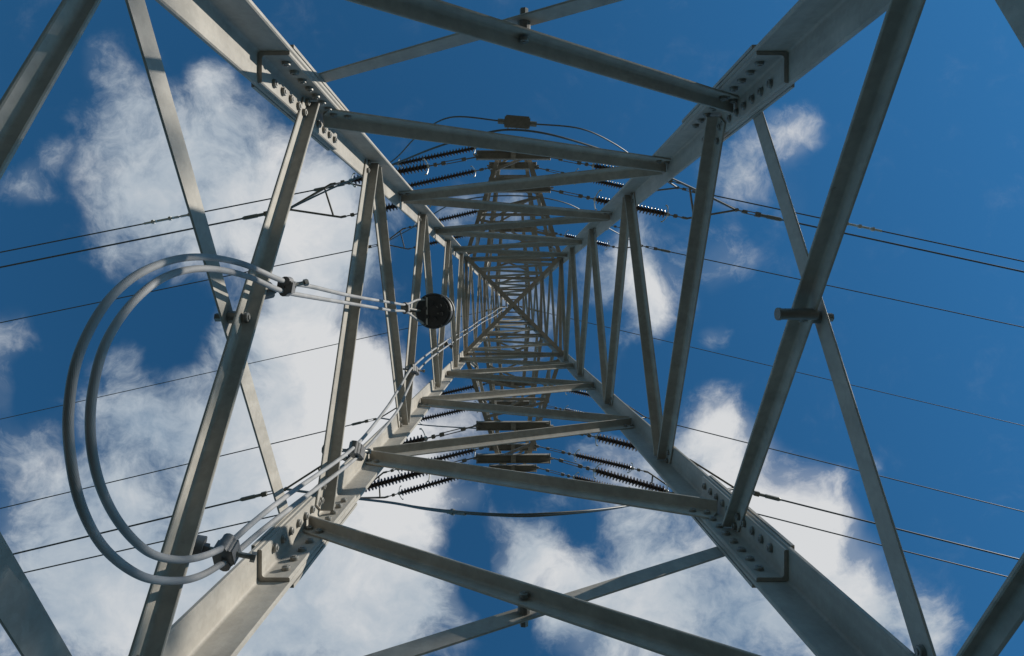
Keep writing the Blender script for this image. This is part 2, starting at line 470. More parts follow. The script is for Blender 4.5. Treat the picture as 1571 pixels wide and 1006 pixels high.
def place_string(p0, p1, label, long=True):
    o = copy_thing(proto[long]) if long in first_used else proto[long]
    first_used.add(long)
    o.location = p0; o.rotation_mode = 'QUATERNION'; o.rotation_quaternion = frame(p1-p0)
    L = (p1-p0).length; k = L/SL; o.scale = (k, k, k)
    tag(o, label, 'insulator', 'brown insulator strings on the cross arms')

def place_yoke(c1, c2, cv, label):
    mb = MB(); t = empty('yoke_frame', cv)
    d1, d2 = (c1-cv), (c2-cv); nn = d1.cross(d2).normalized()
    for d in (d1, d2):
        e = d.normalized(); s = e.cross(nn)
        mb.box(cv+d*0.5, nn*0.028, s*0.018, d*0.5+e*0.02)
    a, b = cv+d1*0.86, cv+d2*0.86; e = (b-a); s = e.normalized().cross(nn)
    mb.build('yoke_arm', STEEL_D, t)
    mb = MB(); mb.box((a+b)/2+nn*0.004, nn*0.026, s*0.016, e*0.5)
    mb.build('yoke_crossbar', STEEL_D, t)
    mb = MB(); mb.cyl(cv-nn*0.05, cv+nn*0.05, 0.035, 8); mb.build('yoke_pin', BOLT, t)
    tag(t, label, 'yoke', 'triangular yokes at the insulator ends')

def wire(cv, pe, label, dia, name='power_line', damper=None, clamp=True):
    """cv: where it is made off; pe: a point further along it"""
    t = empty(name, cv); d = (pe-cv); e = d.normalized()
    far = cv+e*70.0
    pts = []
    st = 0.62 if clamp else 0.1
    L = 70.0
    n = 40; l0 = d.length
    for k in range(n+1):
        q = st+(L-st)*(k/n)**1.5
        # slight sag that leaves both given points in place
        sg = 0.0009*(q-st)*(q-l0)
        pts.append(cv+e*q+UP*sg)
    mb = MB(); mb.tube(pts, dia/2, 8); mb.build('wire', ALU, t, smooth=60)
    s = e.cross(UP).normalized(); w = s.cross(e)
    if clamp:
        mb = MB()
        mb.cyl(cv, cv+e*0.12, 0.014, 8); mb.box(cv+e*0.16, e*0.05, s*0.03, w*0.035, 0.008)
        for g in (-1, 1): mb.cyl(cv+e*0.16+s*0.026*g, cv+e*0.40+s*0.026*g, 0.010, 8)
        mb.box(cv+e*0.42, w*0.035, s*0.045, e*0.05)
        mb.cyl(cv+e*0.44, cv+e*0.78, 0.032, 10); mb.cyl(cv+e*0.60, cv+e*0.86, 0.040, 8)
        mb.cyl(cv+e*0.86, cv+e*0.90, 0.040, 8, 0.022)
        mb.build('dead_end_clamp', STEEL_D, t)
    if damper:
        mb = MB()
        for q in damper:
            c = cv+e*q+UP*(0.0009*(q-st)*(q-l0))
            mb.box(c, e*0.03, s*0.045, w*0.04); mb.cyl(c+s*0.03-w*0.07, c+s*0.03+w*0.05, 0.011, 6)
            mb.cyl(c-e*0.22, c+e*0.22, dia*0.9, 8)
            mb.cyl(c-e*0.13+w*0.03, c-e*0.08-w*0.07, 0.014, 6); mb.cyl(c+e*0.13-w*0.03, c+e*0.17+w*0.06, 0.014, 6)
        mb.build('armour_grip', HORN, t)
    tag(t, label, 'power line' if name == 'power_line' else 'earth wire', 'overhead wires leaving the tower')

def jumper(pts, label, dia=0.032, weight=None, sleeve=None):
    P = spline(pts, 9)
    t = empty('jumper_wire', pts[0])
    mb = MB(); mb.tube(P, dia/2, 8); mb.build('wire', ALU, t, smooth=60)
    if weight:
        a, b = weight; e = (b-a); u = e.normalized(); s = u.cross(UP).normalized(); w = s.cross(u)
        mb = MB(); m = (a+b)/2
        mb.box(m, w*0.07, s*0.105, u*(e.length*0.40), 0.02)
        mb.box(m-w*0.06, w*0.012, s*0.125, u*(e.length*0.36))
        for g in (a, b): mb.cyl(g-u*0.07, g+u*0.07, 0.055, 10)
        for g in (-0.28, 0.0, 0.28):
            mb.cyl(m+u*(g*e.length)-s*0.16, m+u*(g*e.length)+s*0.14, 0.012, 6)
        for g in range(-4, 5): mb.box(m+u*(g*0.085*e.length), w*0.076, s*0.112, u*0.008)
        mb.build('jumper_weight', STEEL_D, t)
    if sleeve:
        mb = MB()
        for (a, b) in sleeve: mb.cyl(a, b, 0.045, 8); mb.cyl(a+(b-a)*0.2, a+(b-a)*0.35, 0.065, 6)
        mb.build('jumper_sleeve', STEEL_D, t)
    tag(t, label, 'jumper wire', 'slack jumper wires below the cross arms')

ZE = 0.15
# per phase: arm height, bar ends and, per side of the photo, the pixel rows of bars, yoke corners, gathering point, wire at the photo's edge
PH = [
 ('lower', 'upper', Z1, 735, 839, (240, 290), [(507, 283), (523, 333), (442, 321), (0, 410)], [(1046, 281), (1054, 335), (1130, 322), (1571, 417)]),
 ('lower', 'bottom', Z1, 735, 839, (652, 700), [(497, 712), (513, 761), (438, 750), (20, 850)], [(1060, 706), (1052, 762), (1128, 749), (1571, 860)]),
 ('middle', 'upper', Z2, 752, 823, (222, 257), [(588, 256), (592, 293), (535, 281), (0, 387)], [(985, 254), (990, 294), (1040, 288), (1571, 401)]),
 ('middle', 'bottom', Z2, 752, 823, (684, 717), [(588, 725), (590, 763), (540, 764), (30, 880)], [(994, 724), (990, 761), (1046, 759), (1550, 886)]),
 ('top', 'upper', Z3, 752, 822, (319, 351), [(618, 351), (626, 382), (588, 374), (0, 495)], [(955, 350), (952, 381), (985, 377), (1571, 502)]),
 ('top', 'bottom', Z3, 752, 822, (587, 619), [(622, 617), (625, 648), (583, 641), (0, 780)], [(955, 617), (950, 647), (990, 640), (1571, 785)]),
]
CV = {}
for (an, rowname, Z, xl, xr, ys, Wd, Ed) in PH:
    for side, data, xb in (('left', Wd, xl), ('right', Ed, xr)):
        c1, c2, cv, we = data
        b1, b2 = at(xb, ys[0], Z-0.08), at(xb, ys[1], Z-0.08)
        q1, q2 = at(*c1, Z-0.22), at(*c2, Z-0.22)
        g = at(*cv, Z-0.27)
        ab = 'upper' if rowname == 'upper' else 'lower'
        place_string(b1, q1, f'brown ribbed insulator string, {side} of {an} arm on photo\'s {rowname} side, upper of pair', an == 'lower' or side == 'right')
        place_string(b2, q2, f'brown ribbed insulator string, {side} of {an} arm on photo\'s {rowname} side, lower of pair', an == 'lower' or side == 'right')
        place_yoke(q1, q2, g, f'grey triangular yoke gathering the two insulators {side} of {an} arm, photo\'s {rowname} side')
        hd = abs(we[0]-cv[0])*Z/F
        ws = at(*we, Z-0.27-0.05*hd)
        dl = (ws-g).length
        dp = None
        if an == 'middle' and rowname == 'upper':
            # the grips sit where the photo shows them
            xs = (232, 258, 288) if side == 'left' else (1302, 1322, 1342)
            dp = [dl*abs(x-cv[0])/abs(we[0]-cv[0]) for x in xs]
        wire(g, ws, f'dark overhead power line running {side} from the {an} arm, photo\'s {rowname} side', 0.034 if an != 'top' else 0.032, damper=dp)
        CV[(an, rowname, side)] = g
# earth wires
for side, pts in (('left', ((700, 493), (0, 643))), ('right', ((860, 487), (1571, 653)))):
    a = PK+Vector((-0.17 if side == 'left' else 0.17, 0, 0.0))
    b = at(*pts[1], 24.0)
    wire(a, b, f'thin earth wire running {side} from the tower\'s very top', 0.026, 'earth_wire', damper=None)

def J(key, mids):
    return [CV[(key[0], key[1], 'left')]] + [at(*m) for m in mids] + [CV[(key[0], key[1], 'right')]]
m2 = [(600, 248, 16.0), (640, 209, 15.0), (690, 180, 14.3), (765, 185, 14.0), (793, 187, 14.0), (820, 190, 14.0), (890, 197, 14.3), (940, 219, 15.0), (985, 250, 16.0)]
jumper(J(('middle', 'upper'), m2), 'thin arched jumper wire carrying a grey finned weight, above the other wires', 0.034,
       weight=(at(769, 186, 14.0), at(818, 190, 14.0)))
m1 = [(520, 284, 12.6), (608, 250, 11.6), (671, 225, 11.0), (740, 205, 10.6), (790, 199, 10.5), (860, 210, 10.7), (960, 243, 11.6), (1060, 287, 12.7)]
jumper(J(('lower', 'upper'), m1), 'jumper wire half hidden behind the brace, just below the weighted jumper', 0.034)
m2s = [(600, 771, 15.5), (650, 780, 14.4), (700, 786, 13.5), (790, 791, 13.0), (850, 789, 13.1), (930, 781, 13.9), (990, 770, 15.6)]
jumper(J(('middle', 'bottom'), m2s), 'thick slack jumper wire with a dark sleeve, lowest wire crossing the photo\'s lower middle', 0.06,
       sleeve=[(at(687, 784.6, 13.7), at(714, 787.4, 13.35))])
m1s = [(540, 764, 12.2), (600, 771.5, 11.2), (660, 780, 10.3), (720, 786, 9.7), (790, 789, 9.4), (860, 786, 9.5), (940, 779, 10.2), (1040, 764, 12.0)]
jumper(J(('lower', 'bottom'), m1s), 'slack jumper wire merging with the thick sleeved one at the photo\'s lower middle', 0.03)
m3 = [(640, 345, 19.0), (700, 310, 17.2), (787, 300, 16.6), (870, 312, 17.2), (930, 348, 19.0)]
jumper(J(('top', 'upper'), m3), 'jumper wire under the top arm, behind the braces of the photo\'s upper side', 0.032)
m3s = [(642, 651, 18.5), (730, 657, 16.8), (787, 658, 16.5), (850, 656, 16.8), (930, 650, 18.5)]
jumper(J(('top', 'bottom'), m3s), 'thin jumper wire under the top arm, behind the braces of the photo\'s bottom side', 0.03)

# hanging insulator that steadies the weighted jumper
top_p = AXIS+Vector((-0.02, -3.83, Z2-0.05+H)); bot_p = at(793, 188, 14.1)
t = tag(empty('support_insulator', top_p), 'hanging support insulator seen end on with pale ring, above the photo\'s upper brace', 'insulator')
d = bot_p-top_p; L = d.length; q = frame(d)
mb = MB(); prof = [(0.25, 0.03)]
for k in range(24):
    a = 0.3+k*(L-0.75)/24; pt = (L-0.75)/24
    prof += [(a, 0.034), (a+0.2*pt, 0.078), (a+0.35*pt, 0.08), (a+0.55*pt, 0.04)]
prof += [(L-0.42, 0.034), (L-0.38, 0.03)]
mb.lathe(prof, 14); o = mb.build('shed_stack', PORC, t); o.rotation_mode = 'QUATERNION'; o.rotation_quaternion = q
mb = MB(); mb.cyl(Vector((-0.02, 0, 0)), Vector((0.3, 0, 0)), 0.018, 8); mb.cyl(Vector((L-0.4, 0, 0)), Vector((L-0.02, 0, 0)), 0.018, 8)
for s in (-1, 1): mb.cyl(Vector((L-0.3, 0, 0)), Vector((L-0.02, 0.3*s, 0)), 0.012, 6)
o = mb.build('hanger_rod', STEEL_D, t); o.rotation_mode = 'QUATERNION'; o.rotation_quaternion = q
mb = MB(); mb.tube([Vector((0.5, 0.235*math.cos(R(a)), 0.235*math.sin(R(a)))) for a in range(-100, 101, 10)], 0.014, 8)
mb.cyl(Vector((0.5, 0, -0.02)), Vector((0.5, 0.235, 0)), 0.01, 6)
o = mb.build('arcing_ring', HORN, t); o.rotation_mode = 'QUATERNION'; o.rotation_quaternion = q

# ---------------------------------------------------------------- fibre cables, clamps, closure
up_A = [(779, 471, 24.5), (767, 472, 21.0), (757, 479, 18.5), (738, 490, 15.5), (720, 502.5, 13.2), (690, 519, 10.6), (683, 524, 9.9), (660, 540, 8.2), (632, 564, 6.3), (612, 596, 5.5), (590, 630, 4.9),
        (543, 686, 4.25), (442, 759, 3.1), (392, 798, 2.72), (352, 833, 2.47)]
up_B = [(782, 475, 24.5), (771, 476, 21.0), (760, 484, 18.5), (741, 494, 15.5), (722, 507.5, 13.2), (693, 526, 10.6), (686, 531, 9.9), (662, 548, 8.2), (639, 571, 6.3), (625, 598, 5.5), (607, 634, 4.9),
        (552, 697, 4.25), (455, 772, 3.1), (405, 811, 2.72), (358, 851, 2.47)]
loop_A = [(330, 846, 2.38), (300, 856, 2.2), (265, 858, 2.05), (225, 845, 1.87), (183, 802, 1.68), (153, 742, 1.53), (139, 670, 1.46), (143, 595, 1.46), (165, 520, 1.55), (210, 457, 1.75), (262, 421, 1.97), (320, 412, 2.18), (380, 424, 2.37), (432, 446, 2.5)]
loop_B = [(335, 868, 2.38), (305, 884, 2.2), (270, 891, 2.05), (218, 884, 1.84), (163, 844, 1.62), (126, 780, 1.47), (108, 700, 1.39), (106, 620, 1.39), (124, 535, 1.47), (170, 456, 1.67), (230, 411, 1.9), (300, 394, 2.13), (370, 404, 2.33), (435, 431, 2.5)]
end_A = [(480, 456, 2.95), (540, 466, 3.7), (600, 476, 4.8), (622, 478, 5.3), (640, 490, 5.62), (650, 496, 5.75)]
end_B = [(480, 440, 2.95), (540, 454, 3.7), (600, 464, 4.8), (622, 467, 5.3), (640, 460, 5.62), (652, 460, 5.75)]
for pts, lab in ((up_A+loop_A+end_A, 'grey stranded cable forming the inner of the two big loops at left'),
                 (up_B+loop_B+end_B, 'grey stranded cable forming the outer of the two big loops at left')):
    P = spline([at(p[0], p[1], min(p[2], 0.85*F/(CX-p[0])) if p[0] < 690 else p[2]) for p in pts], 10)
    mb = MB(); mb.tube(P, 0.0097, 14)
    o = mb.build('stranded_cable', CABLE, None, origin=at(140, 620, 1.42), smooth=60)
    tag(o, lab, 'cable', 'twin cables coming down the tower')

def cable_clamp(a, b, anchor, ex, label, sc=1.0, rodout=0.05):
    """a, b: the two cable points gripped; anchor: where the rod is fixed to the tower; ex: cable direction"""
    m = (a+b)/2; u = (b-a).normalized(); e = (ex-u*ex.dot(u)).normalized(); w = e.cross(u)
    t = empty('cable_clamp', m)
    hl = (b-a).length/2+0.019*sc
    mb = MB()
    for s in (-1, 1):
        th_ = 0.0235*sc; hw_ = hl-th_*0.5
        poly = [(-hw_, s*0.001), (hw_, s*0.001)] + [(hw_-th_*0.6*(1-math.cos(R(q))), s*(0.001+th_*math.sin(R(q)))) for q in (30, 60, 90)] + [(-hw_+th_*0.6*(1-math.cos(R(q))), s*(0.001+th_*math.sin(R(q)))) for q in (90, 60, 30)]
        mb.prism(poly, m-e*0.023*sc, m+e*0.023*sc, u, w)
        mb.box(m+w*(0.024*s*sc), u*hl*0.5, w*0.004, e*0.022*sc)
    for s in (a, b): mb.tube([s-e*0.026*sc, s+e*0.026*sc], 0.0165*sc, 12)
    mb.build('clamp_block', CLAMP, t)
    d = (anchor-m).normalized()
    mb = MB(); mb.cyl(m-d*rodout, anchor, 0.0075*sc, 8)
    mb.cyl(m-d*(rodout+0.0), m-d*(rodout-0.014), 0.0135*sc, 6); mb.cyl(m-d*0.034, m-d*0.022, 0.0135*sc, 6)
    mb.build('threaded_rod', BOLT, t)
    mb = MB(); s = d.orthogonal().normalized()
    mb.cyl(anchor-d*0.03, anchor+d*0.006, 0.030*sc, 12); mb.cyl(anchor-d*0.045, anchor-d*0.03, 0.016, 6)
    mb.build('mounting_lug', CLAMP, t)
    tag(t, label, 'clamp', 'clamps holding the twin cables')
cable_clamp(at(345, 836, 2.03), at(350, 858, 2.05), at(296, 838, 2.02), at(392, 798, 2.72)-at(330, 846, 2.38),
            'dark two cable clamp at the bottom of the big loop beside the lower left leg', 1.15, 0.085)
cable_clamp(at(438, 448, 2.52), at(441, 431, 2.52), at(404, 447, 2.46), at(480, 456, 2.95)-at(432, 446, 2.5),
            'dark two cable clamp at the upper right end of the big loop', 1.0, 0.085)
cable_clamp(at(543, 686, 3.69), at(552, 697, 3.83), at(503, 690, 3.55), at(590, 630, 4.9)-at(442, 759, 3.1),
            'dark clamp on a rod where the cables reach the middle of the lower left leg', 1.25, 0.11)
cable_clamp(at(632, 564, 5.85), at(639, 571, 6.13), at(609, 565, 5.9), at(660, 540, 8.2)-at(612, 596, 5.5),
            'dark cable clamp just below and left of the round black closure', 1.1, 0.10)
cable_clamp(at(683, 524, 9.9), at(686, 531, 9.9), at(694, 532, 9.9), at(690, 519, 10.6)-at(660, 540, 8.2),
            'small cable clamp highest on the tower, right of the round black closure', 1.1, 0.05)

cc = at(665, 477, 5.75)
t = tag(empty('splice_closure', cc), 'round black cable splice closure hanging between the left braces, seen from below', 'closure')
mb = MB(); Zl = 0.0
def disc_prof(prof, o):
    s = MB(); s.lathe(prof, 40); s.v = [Vector((p.y, p.z, p.x))+o for p in s.v]; return s
mb = disc_prof([(0.0, 0.146), (0.006, 0.152), (0.03, 0.152), (0.034, 0.140), (0.06, 0.138), (0.40, 0.134), (0.46, 0.11), (0.49, 0.05)], cc)
mb.build('closure_dome', BLACK, t)
mb = disc_prof([(-0.016, 0.118), (-0.013, 0.126), (-0.001, 0.128)], cc)
for k in range(6):
    a = R(60*k+20); p = cc+Vector((0.07*math.cos(a), 0.07*math.sin(a), 0)); mb.cyl(p-UP*0.05, p-UP*0.014, 0.017, 12)
mb.build('port_plate', BLACK, t)
for k in range(6):
    a = R(60*k); p = cc+Vector((0.137*math.cos(a), 0.137*math.sin(a), 0)); bolt(p, -UP, t, 0.4)
for dx, dy in ((0.035, -0.035), (0.04, 0.02)):
    p = cc+Vector((dx, dy, -0.016)); bolt(p, -UP, t, 0.45)
mb = MB(); mb.box(cc+Vector((-0.052, 0, -0.028)), Vector((0.007, 0, 0)), Vector((0, 0.115, 0)), Vector((0, 0, 0.004)))
mb.build('retaining_strap', HORN, t)
mb = MB()
for z in (0.1, 0.36):
    p = cc+UP*z
    mb.tube([p+Vector((0.142*math.cos(R(a)), 0.142*math.sin(R(a)), 0)) for a in range(0, 361, 15)], 0.008, 6)
    tgt = FP(0, -0.0, DI-0.01, cc.z-H+z)
    mb.box((p+Vector((-0.14, 0, 0))+tgt)/2, Vector((abs(tgt.x-p.x+0.14)/2, 0, 0)), Vector((0, 0.018, 0)), Vector((0, 0, 0.004)))
mb.build('mounting_bracket', STEEL_D, t)
# gland where the two cables enter the closure
g0 = at(622, 472.5, 5.3)
cable_clamp(at(622, 478, 5.3), at(622, 467, 5.3), cc+Vector((-0.10, 0.0, 0.05)), at(640, 475, 5.62)-at(600, 470, 4.8),
            'dark clamp where the two cables enter the round black closure', 1.1, 0.03)

# ---------------------------------------------------------------- ground
GR = noise_mat('grass_ground', (0.04, 0.045, 0.033), (0.075, 0.078, 0.058), 0.7, (0.8, 0.95), 0, 0.6, 12,
               stain=(0.10, 0.09, 0.075), stain_scale=0.25, stain_lo=0.55, stain_hi=0.62, bump_scale=14)
n = 40; mb = MB(); S = 600.0
def gc(k): 
    q = (k/n)*2-1; return S*math.copysign(abs(q)**3, q)
for a in range(n+1):
    for b in range(n+1):
        x, y = gc(a), gc(b); r_ = math.hypot(x, y)
        mb.v.append(Vector((x, y, (0.4*math.sin(x*0.05+1)*math.cos(y*0.043)+0.0)*min(1, max(0, (r_-6)/40)))))
for a in range(n):
    for b in range(n):
        i0 = a*(n+1)+b; mb.f.append((i0, i0+n+1, i0+n+2, i0+1))
g = mb.build('ground', GR, None, smooth=180); tag(g, kind='structure')

# ---------------------------------------------------------------- tree east of the tower (its shade dapples the lower members)
EL, PHI = R(31), R(20)
LEAF = noise_mat('leaf', (0.035, 0.06, 0.018), (0.075, 0.10, 0.03), 1.2, (0.5, 0.7), vcol=0.0)
BARK = noise_mat('bark', (0.07, 0.055, 0.04), (0.13, 0.105, 0.08), 6.0, (0.8, 0.95), 0, 0.6, stretch=(1, 1, 0.2))
td = 18.0; base = Vector((td*math.cos(PHI), -td*math.sin(PHI), 0.0)); base.z = 0.0
tree = tag(empty('broadleaf_tree', base), 'tall green broadleaf tree standing in the field beside the tower', 'tree')
rnd = random.Random(11)
cz = 0.7+(td+1.0)*math.tan(EL)
mb = MB()
mb.tube(spline([base-UP*0.3, base+Vector((0.1, 0.1, 4)), base+Vector((-0.1, 0.25, 9)), base+Vector((0.05, 0.1, cz+1.6))], 6), [0.34-0.27*k/18 for k in range(19)], 10)
clumps = []
for k in range(52):
    a = rnd.uniform(0, 6.28); h = rnd.uniform(-5.6, 1.7) if k < 34 else rnd.uniform(-2.5, 0.9); rr = 3.4*math.sqrt(max(0.05, 1-((h+1.0)/4.6)**2))*rnd.uniform(0.25, 1.0)
    c = base+Vector((rr*math.cos(a), rr*math.sin(a), cz+h)); clumps.append((c, rnd.uniform(0.7, 1.35)))
    o = base+Vector((0, 0.1, cz+h-1.0-rr*0.35))
    mb.tube(spline([o, o.lerp(c, 0.5)+UP*0.15, c], 4), [0.07-0.05*q/8 for q in range(9)], 6)
mb.build('trunk', BARK, tree, origin=base)
mb = MB()
for c, r_ in clumps:
    for q in range(int(105*r_*r_)):
        d = Vector((rnd.gauss(0, 1), rnd.gauss(0, 1), rnd.gauss(0, 0.8))).normalized()*r_*rnd.uniform(0.2, 1.0)**0.6
        u = Vector((rnd.gauss(0, 1), rnd.gauss(0, 1), rnd.gauss(0, 1))).normalized(); v = u.orthogonal().normalized(); p = c+d
        w_ = u.cross(v); l = rnd.uniform(0.09, 0.16); o = len(mb.v)
        mb.v += [p-u*l, p+v*l*0.6+w_*0.02, p+u*l, p-v*l*0.6+w_*0.02]; mb.f.append((o, o+1, o+2, o+3))
mb.build('crown', LEAF, tree, origin=base+UP*cz)

# ---------------------------------------------------------------- camera
cam = bpy.data.cameras.new('camera'); co = bpy.data.objects.new('camera', cam); C.objects.link(co)
co.location = (0, 0, H); co.rotation_euler = (math.pi, 0, 0)
cam.sensor_fit = 'HORIZONTAL'; cam.sensor_width = 36.0; cam.lens = 36.0*F/1571.0
cam.shift_x = (785.5-CX)/1571.0; cam.shift_y = -(503.0-CY)/1571.0
cam.clip_start = 0.02; cam.clip_end = 5000
scene.camera = co

# ---------------------------------------------------------------- light
EL, PHI = R(31), R(20)
to_sun = Vector((math.cos(EL)*math.cos(PHI), -math.cos(EL)*math.sin(PHI), math.sin(EL)))
sun = bpy.data.lights.new('sun', 'SUN'); sun.energy = 5.0; sun.angle = R(0.5); sun.color = (1.0, 0.945, 0.86)
so = bpy.data.objects.new('sun', sun); C.objects.link(so); so.location = (20, -10, 40)
so.rotation_mode = 'QUATERNION'; so.rotation_quaternion = Vector((0, 0, 1)).rotation_difference(to_sun)

wd = bpy.data.worlds.new('World'); scene.world = wd; wd.use_nodes = True
nt = wd.node_tree; N, L = nt.nodes, nt.links
bg = N['Background']
sky = N.new('ShaderNodeTexSky'); sky.sky_type = 'NISHITA'; sky.sun_disc = False
sky.sun_elevation = EL; sky.sun_rotation = math.atan2(to_sun.x, to_sun.y)
sky.altitude = 1500; sky.air_density = 1.0; sky.dust_density = 0.0; sky.ozone_density = 6.0
SKY_STR = 0.108
def mth(op, a, b=None, clamp=False):
    x = N.new('ShaderNodeMath'); x.operation = op; x.use_clamp = clamp
    for i, v in enumerate((a, b)):
        if v is None: continue
        if isinstance(v, (int, float)): x.inputs[i].default_value = v
        else: L.new(v, x.inputs[i])
    return x.outputs[0]
tc = N.new('ShaderNodeTexCoord'); sep = N.new('ShaderNodeSeparateXYZ')
L.new(tc.outputs['Generated'], sep.inputs['Vector'])
zc = mth('MAXIMUM', sep.outputs['Z'], 0.06)
cmb = N.new('ShaderNodeCombineXYZ')
L.new(mth('DIVIDE', sep.outputs['X'], zc), cmb.inputs['X']); L.new(mth('DIVIDE', sep.outputs['Y'], zc), cmb.inputs['Y'])
UV0 = cmb.outputs['Vector']
# turbulent displacement of the cloud outlines
nw = N.new('ShaderNodeTexNoise'); nw.inputs['Scale'].default_value = 6.0; nw.inputs['Detail'].default_value = 4; nw.inputs['Roughness'].default_value = 0.5
L.new(UV0, nw.inputs['Vector'])
def vm(op, a, b):
    x = N.new('ShaderNodeVectorMath'); x.operation = op
    for i, v in enumerate((a, b)):
        if isinstance(v, (tuple, Vector)): x.inputs[i].default_value = v
        else: L.new(v, x.inputs[i])
    return x
wv = vm('MULTIPLY', vm('SUBTRACT', nw.outputs['Color'], (0.5, 0.5, 0.5)).outputs[0], (0.12, 0.12, 0.0)).outputs[0]
UVW = vm('ADD', UV0, wv).outputs[0]
def blobsum(lst):
    acc = None
    for (px, py, r, w) in lst:
        c = ((px-CX)/F, (py-CY)/F, 0)
        d = N.new('ShaderNodeVectorMath'); d.operation = 'DISTANCE'; L.new(UVW, d.inputs[0]); d.inputs[1].default_value = c
        mr = N.new('ShaderNodeMapRange'); mr.interpolation_type = 'SMOOTHSTEP'
        mr.inputs['From Min'].default_value = 0.0; mr.inputs['From Max'].default_value = r*1.45/F
        mr.inputs['To Min'].default_value = w; mr.inputs['To Max'].default_value = 0.0
        L.new(d.outputs['Value'], mr.inputs['Value'])
        acc = mr.outputs['Result'] if acc is None else mth('ADD', acc, mr.outputs['Result'])
    return acc
CLOUD = [
 # upper left cloud
 (165, 110, 40, .45), (205, 185, 60, .55), (330, 130, 40, .5), (345, 190, 70, .7), (270, 225, 80, .6), (220, 290, 80, .5), (330, 300, 110, .9), (440, 270, 90, .9),
 (500, 260, 45, .5), (200, 350, 70, .5), (300, 390, 80, .6), (430, 380, 100, .9), (500, 350, 60, .6), (150, 400, 40, .3),
 (155, 200, 60, .4), (175, 280, 60, .4), (520, 300, 60, .6), (545, 380, 60, .6), (480, 430, 70, .7), (560, 440, 50, .5),
 # middle left
 (450, 490, 80, .8), (390, 520, 60, .5), (510, 580, 90, 1.0), (580, 600, 90, 1.0), (450, 600, 100, .9), (360, 640, 90, .7), (180, 560, 50, .4), (220, 660, 60, .65),
 (300, 720, 110, .8), (560, 690, 110, 1.0), (430, 730, 120, .9), (640, 660, 60, .7), (700, 680, 50, .5), (190, 760, 80, .6), (80, 800, 80, .6), (40, 680, 50, .45),
 (60, 920, 120, .8), (200, 900, 110, .8), (350, 880, 130, .9), (500, 830, 120, 1.0), (600, 850, 110, 1.0), (480, 960, 130, .9), (620, 950, 100, .8), (330, 1010, 120, .8),
 (640, 760, 60, .7), (720, 770, 40, .4), (690, 940, 50, .4),
 (180, 640, 60, .45), (120, 740, 70, .5), (260, 640, 60, .4), (340, 560, 50, .35), (40, 760, 70, .4), (150, 850, 90, .4), (560, 930, 100, .4),
 (250, 960, 150, .5), (500, 930, 150, .45), (80, 960, 120, .4), (110, 640, 60, .3), (420, 760, 120, .4),
 # left edge wisps
 (45, 290, 38, .6), (85, 250, 26, .4), (5, 540, 50, .5), (10, 610, 40, .4),
 # bottom middle
 (800, 830, 55, .7), (850, 890, 80, .9), (900, 930, 70, .7), (790, 870, 40, .5), (960, 800, 70, .5), (1010, 880, 90, .75), (920, 980, 90, .8), (1040, 970, 110, .85), (860, 760, 40, .35),
 # lower right
 (1090, 640, 55, .8), (1070, 700, 60, .7), (1140, 700, 60, .8), (1190, 770, 80, 1.0), (1120, 800, 80, .9), (1260, 800, 60, .8), (1270, 870, 90, 1.0), (1180, 890, 90, .9), (1330, 920, 75, .8),
 (1410, 950, 55, .75), (1440, 990, 45, .6), (1300, 990, 100, .9), (1150, 980, 100, .8), (960, 720, 60, .8), (1000, 680, 45, .5), (910, 690, 40, .5),
 (1275, 730, 28, .35), (1340, 715, 22, .3),
 # right wisps
 (1225, 212, 44, .75), (1150, 240, 55, .42), (1110, 265, 45, .35), (1215, 300, 45, .22), (1095, 380, 60, .33), (1120, 400, 40, .15), (1010, 440, 65, .8), (1000, 490, 40, .6), (985, 380, 45, .5),
 (930, 420, 50, .45), (1100, 505, 22, .45), (1050, 12, 16, .15), (945, 520, 30, .4),
 # behind the tower
 (770, 320, 60, .5), (700, 340, 40, .35), (600, 330, 40, .4), (790, 470, 60, .6), (790, 540, 50, .4), (690, 500, 35, .4), (850, 480, 40, .4), (720, 625, 40, .5),
 # holes
 (250, 500, 70, -.32), (290, 560, 50, -.22), (395, 455, 32, -.35), (130, 470, 60, -.4), (700, 830, 45, -.6), (740, 900, 45, -.5), (775, 975, 50, -.6), (880, 815, 35, -.3), (930, 850, 30, -.35),
 (100, 690, 40, -.3), (60, 600, 60, -.3), (660, 540, 40, -.3), (280, 310, 24, -.25),
]
field = blobsum(CLOUD)
def tex(scale, detail, rough, off=(0, 0, 0)):
    v = vm('ADD', UVW, off).outputs[0]
    n_ = N.new('ShaderNodeTexNoise'); n_.inputs['Scale'].default_value = scale; n_.inputs['Detail'].default_value = detail; n_.inputs['Roughness'].default_value = rough
    L.new(v, n_.inputs['Vector']); return n_.outputs['Fac']
nA = tex(7.5, 9, 0.66); nB = tex(3.2, 6, 0.6, (4.1, 1.7, 0.3)); nC = tex(24.0, 6, 0.68, (1.3, 7.7, 2.0))
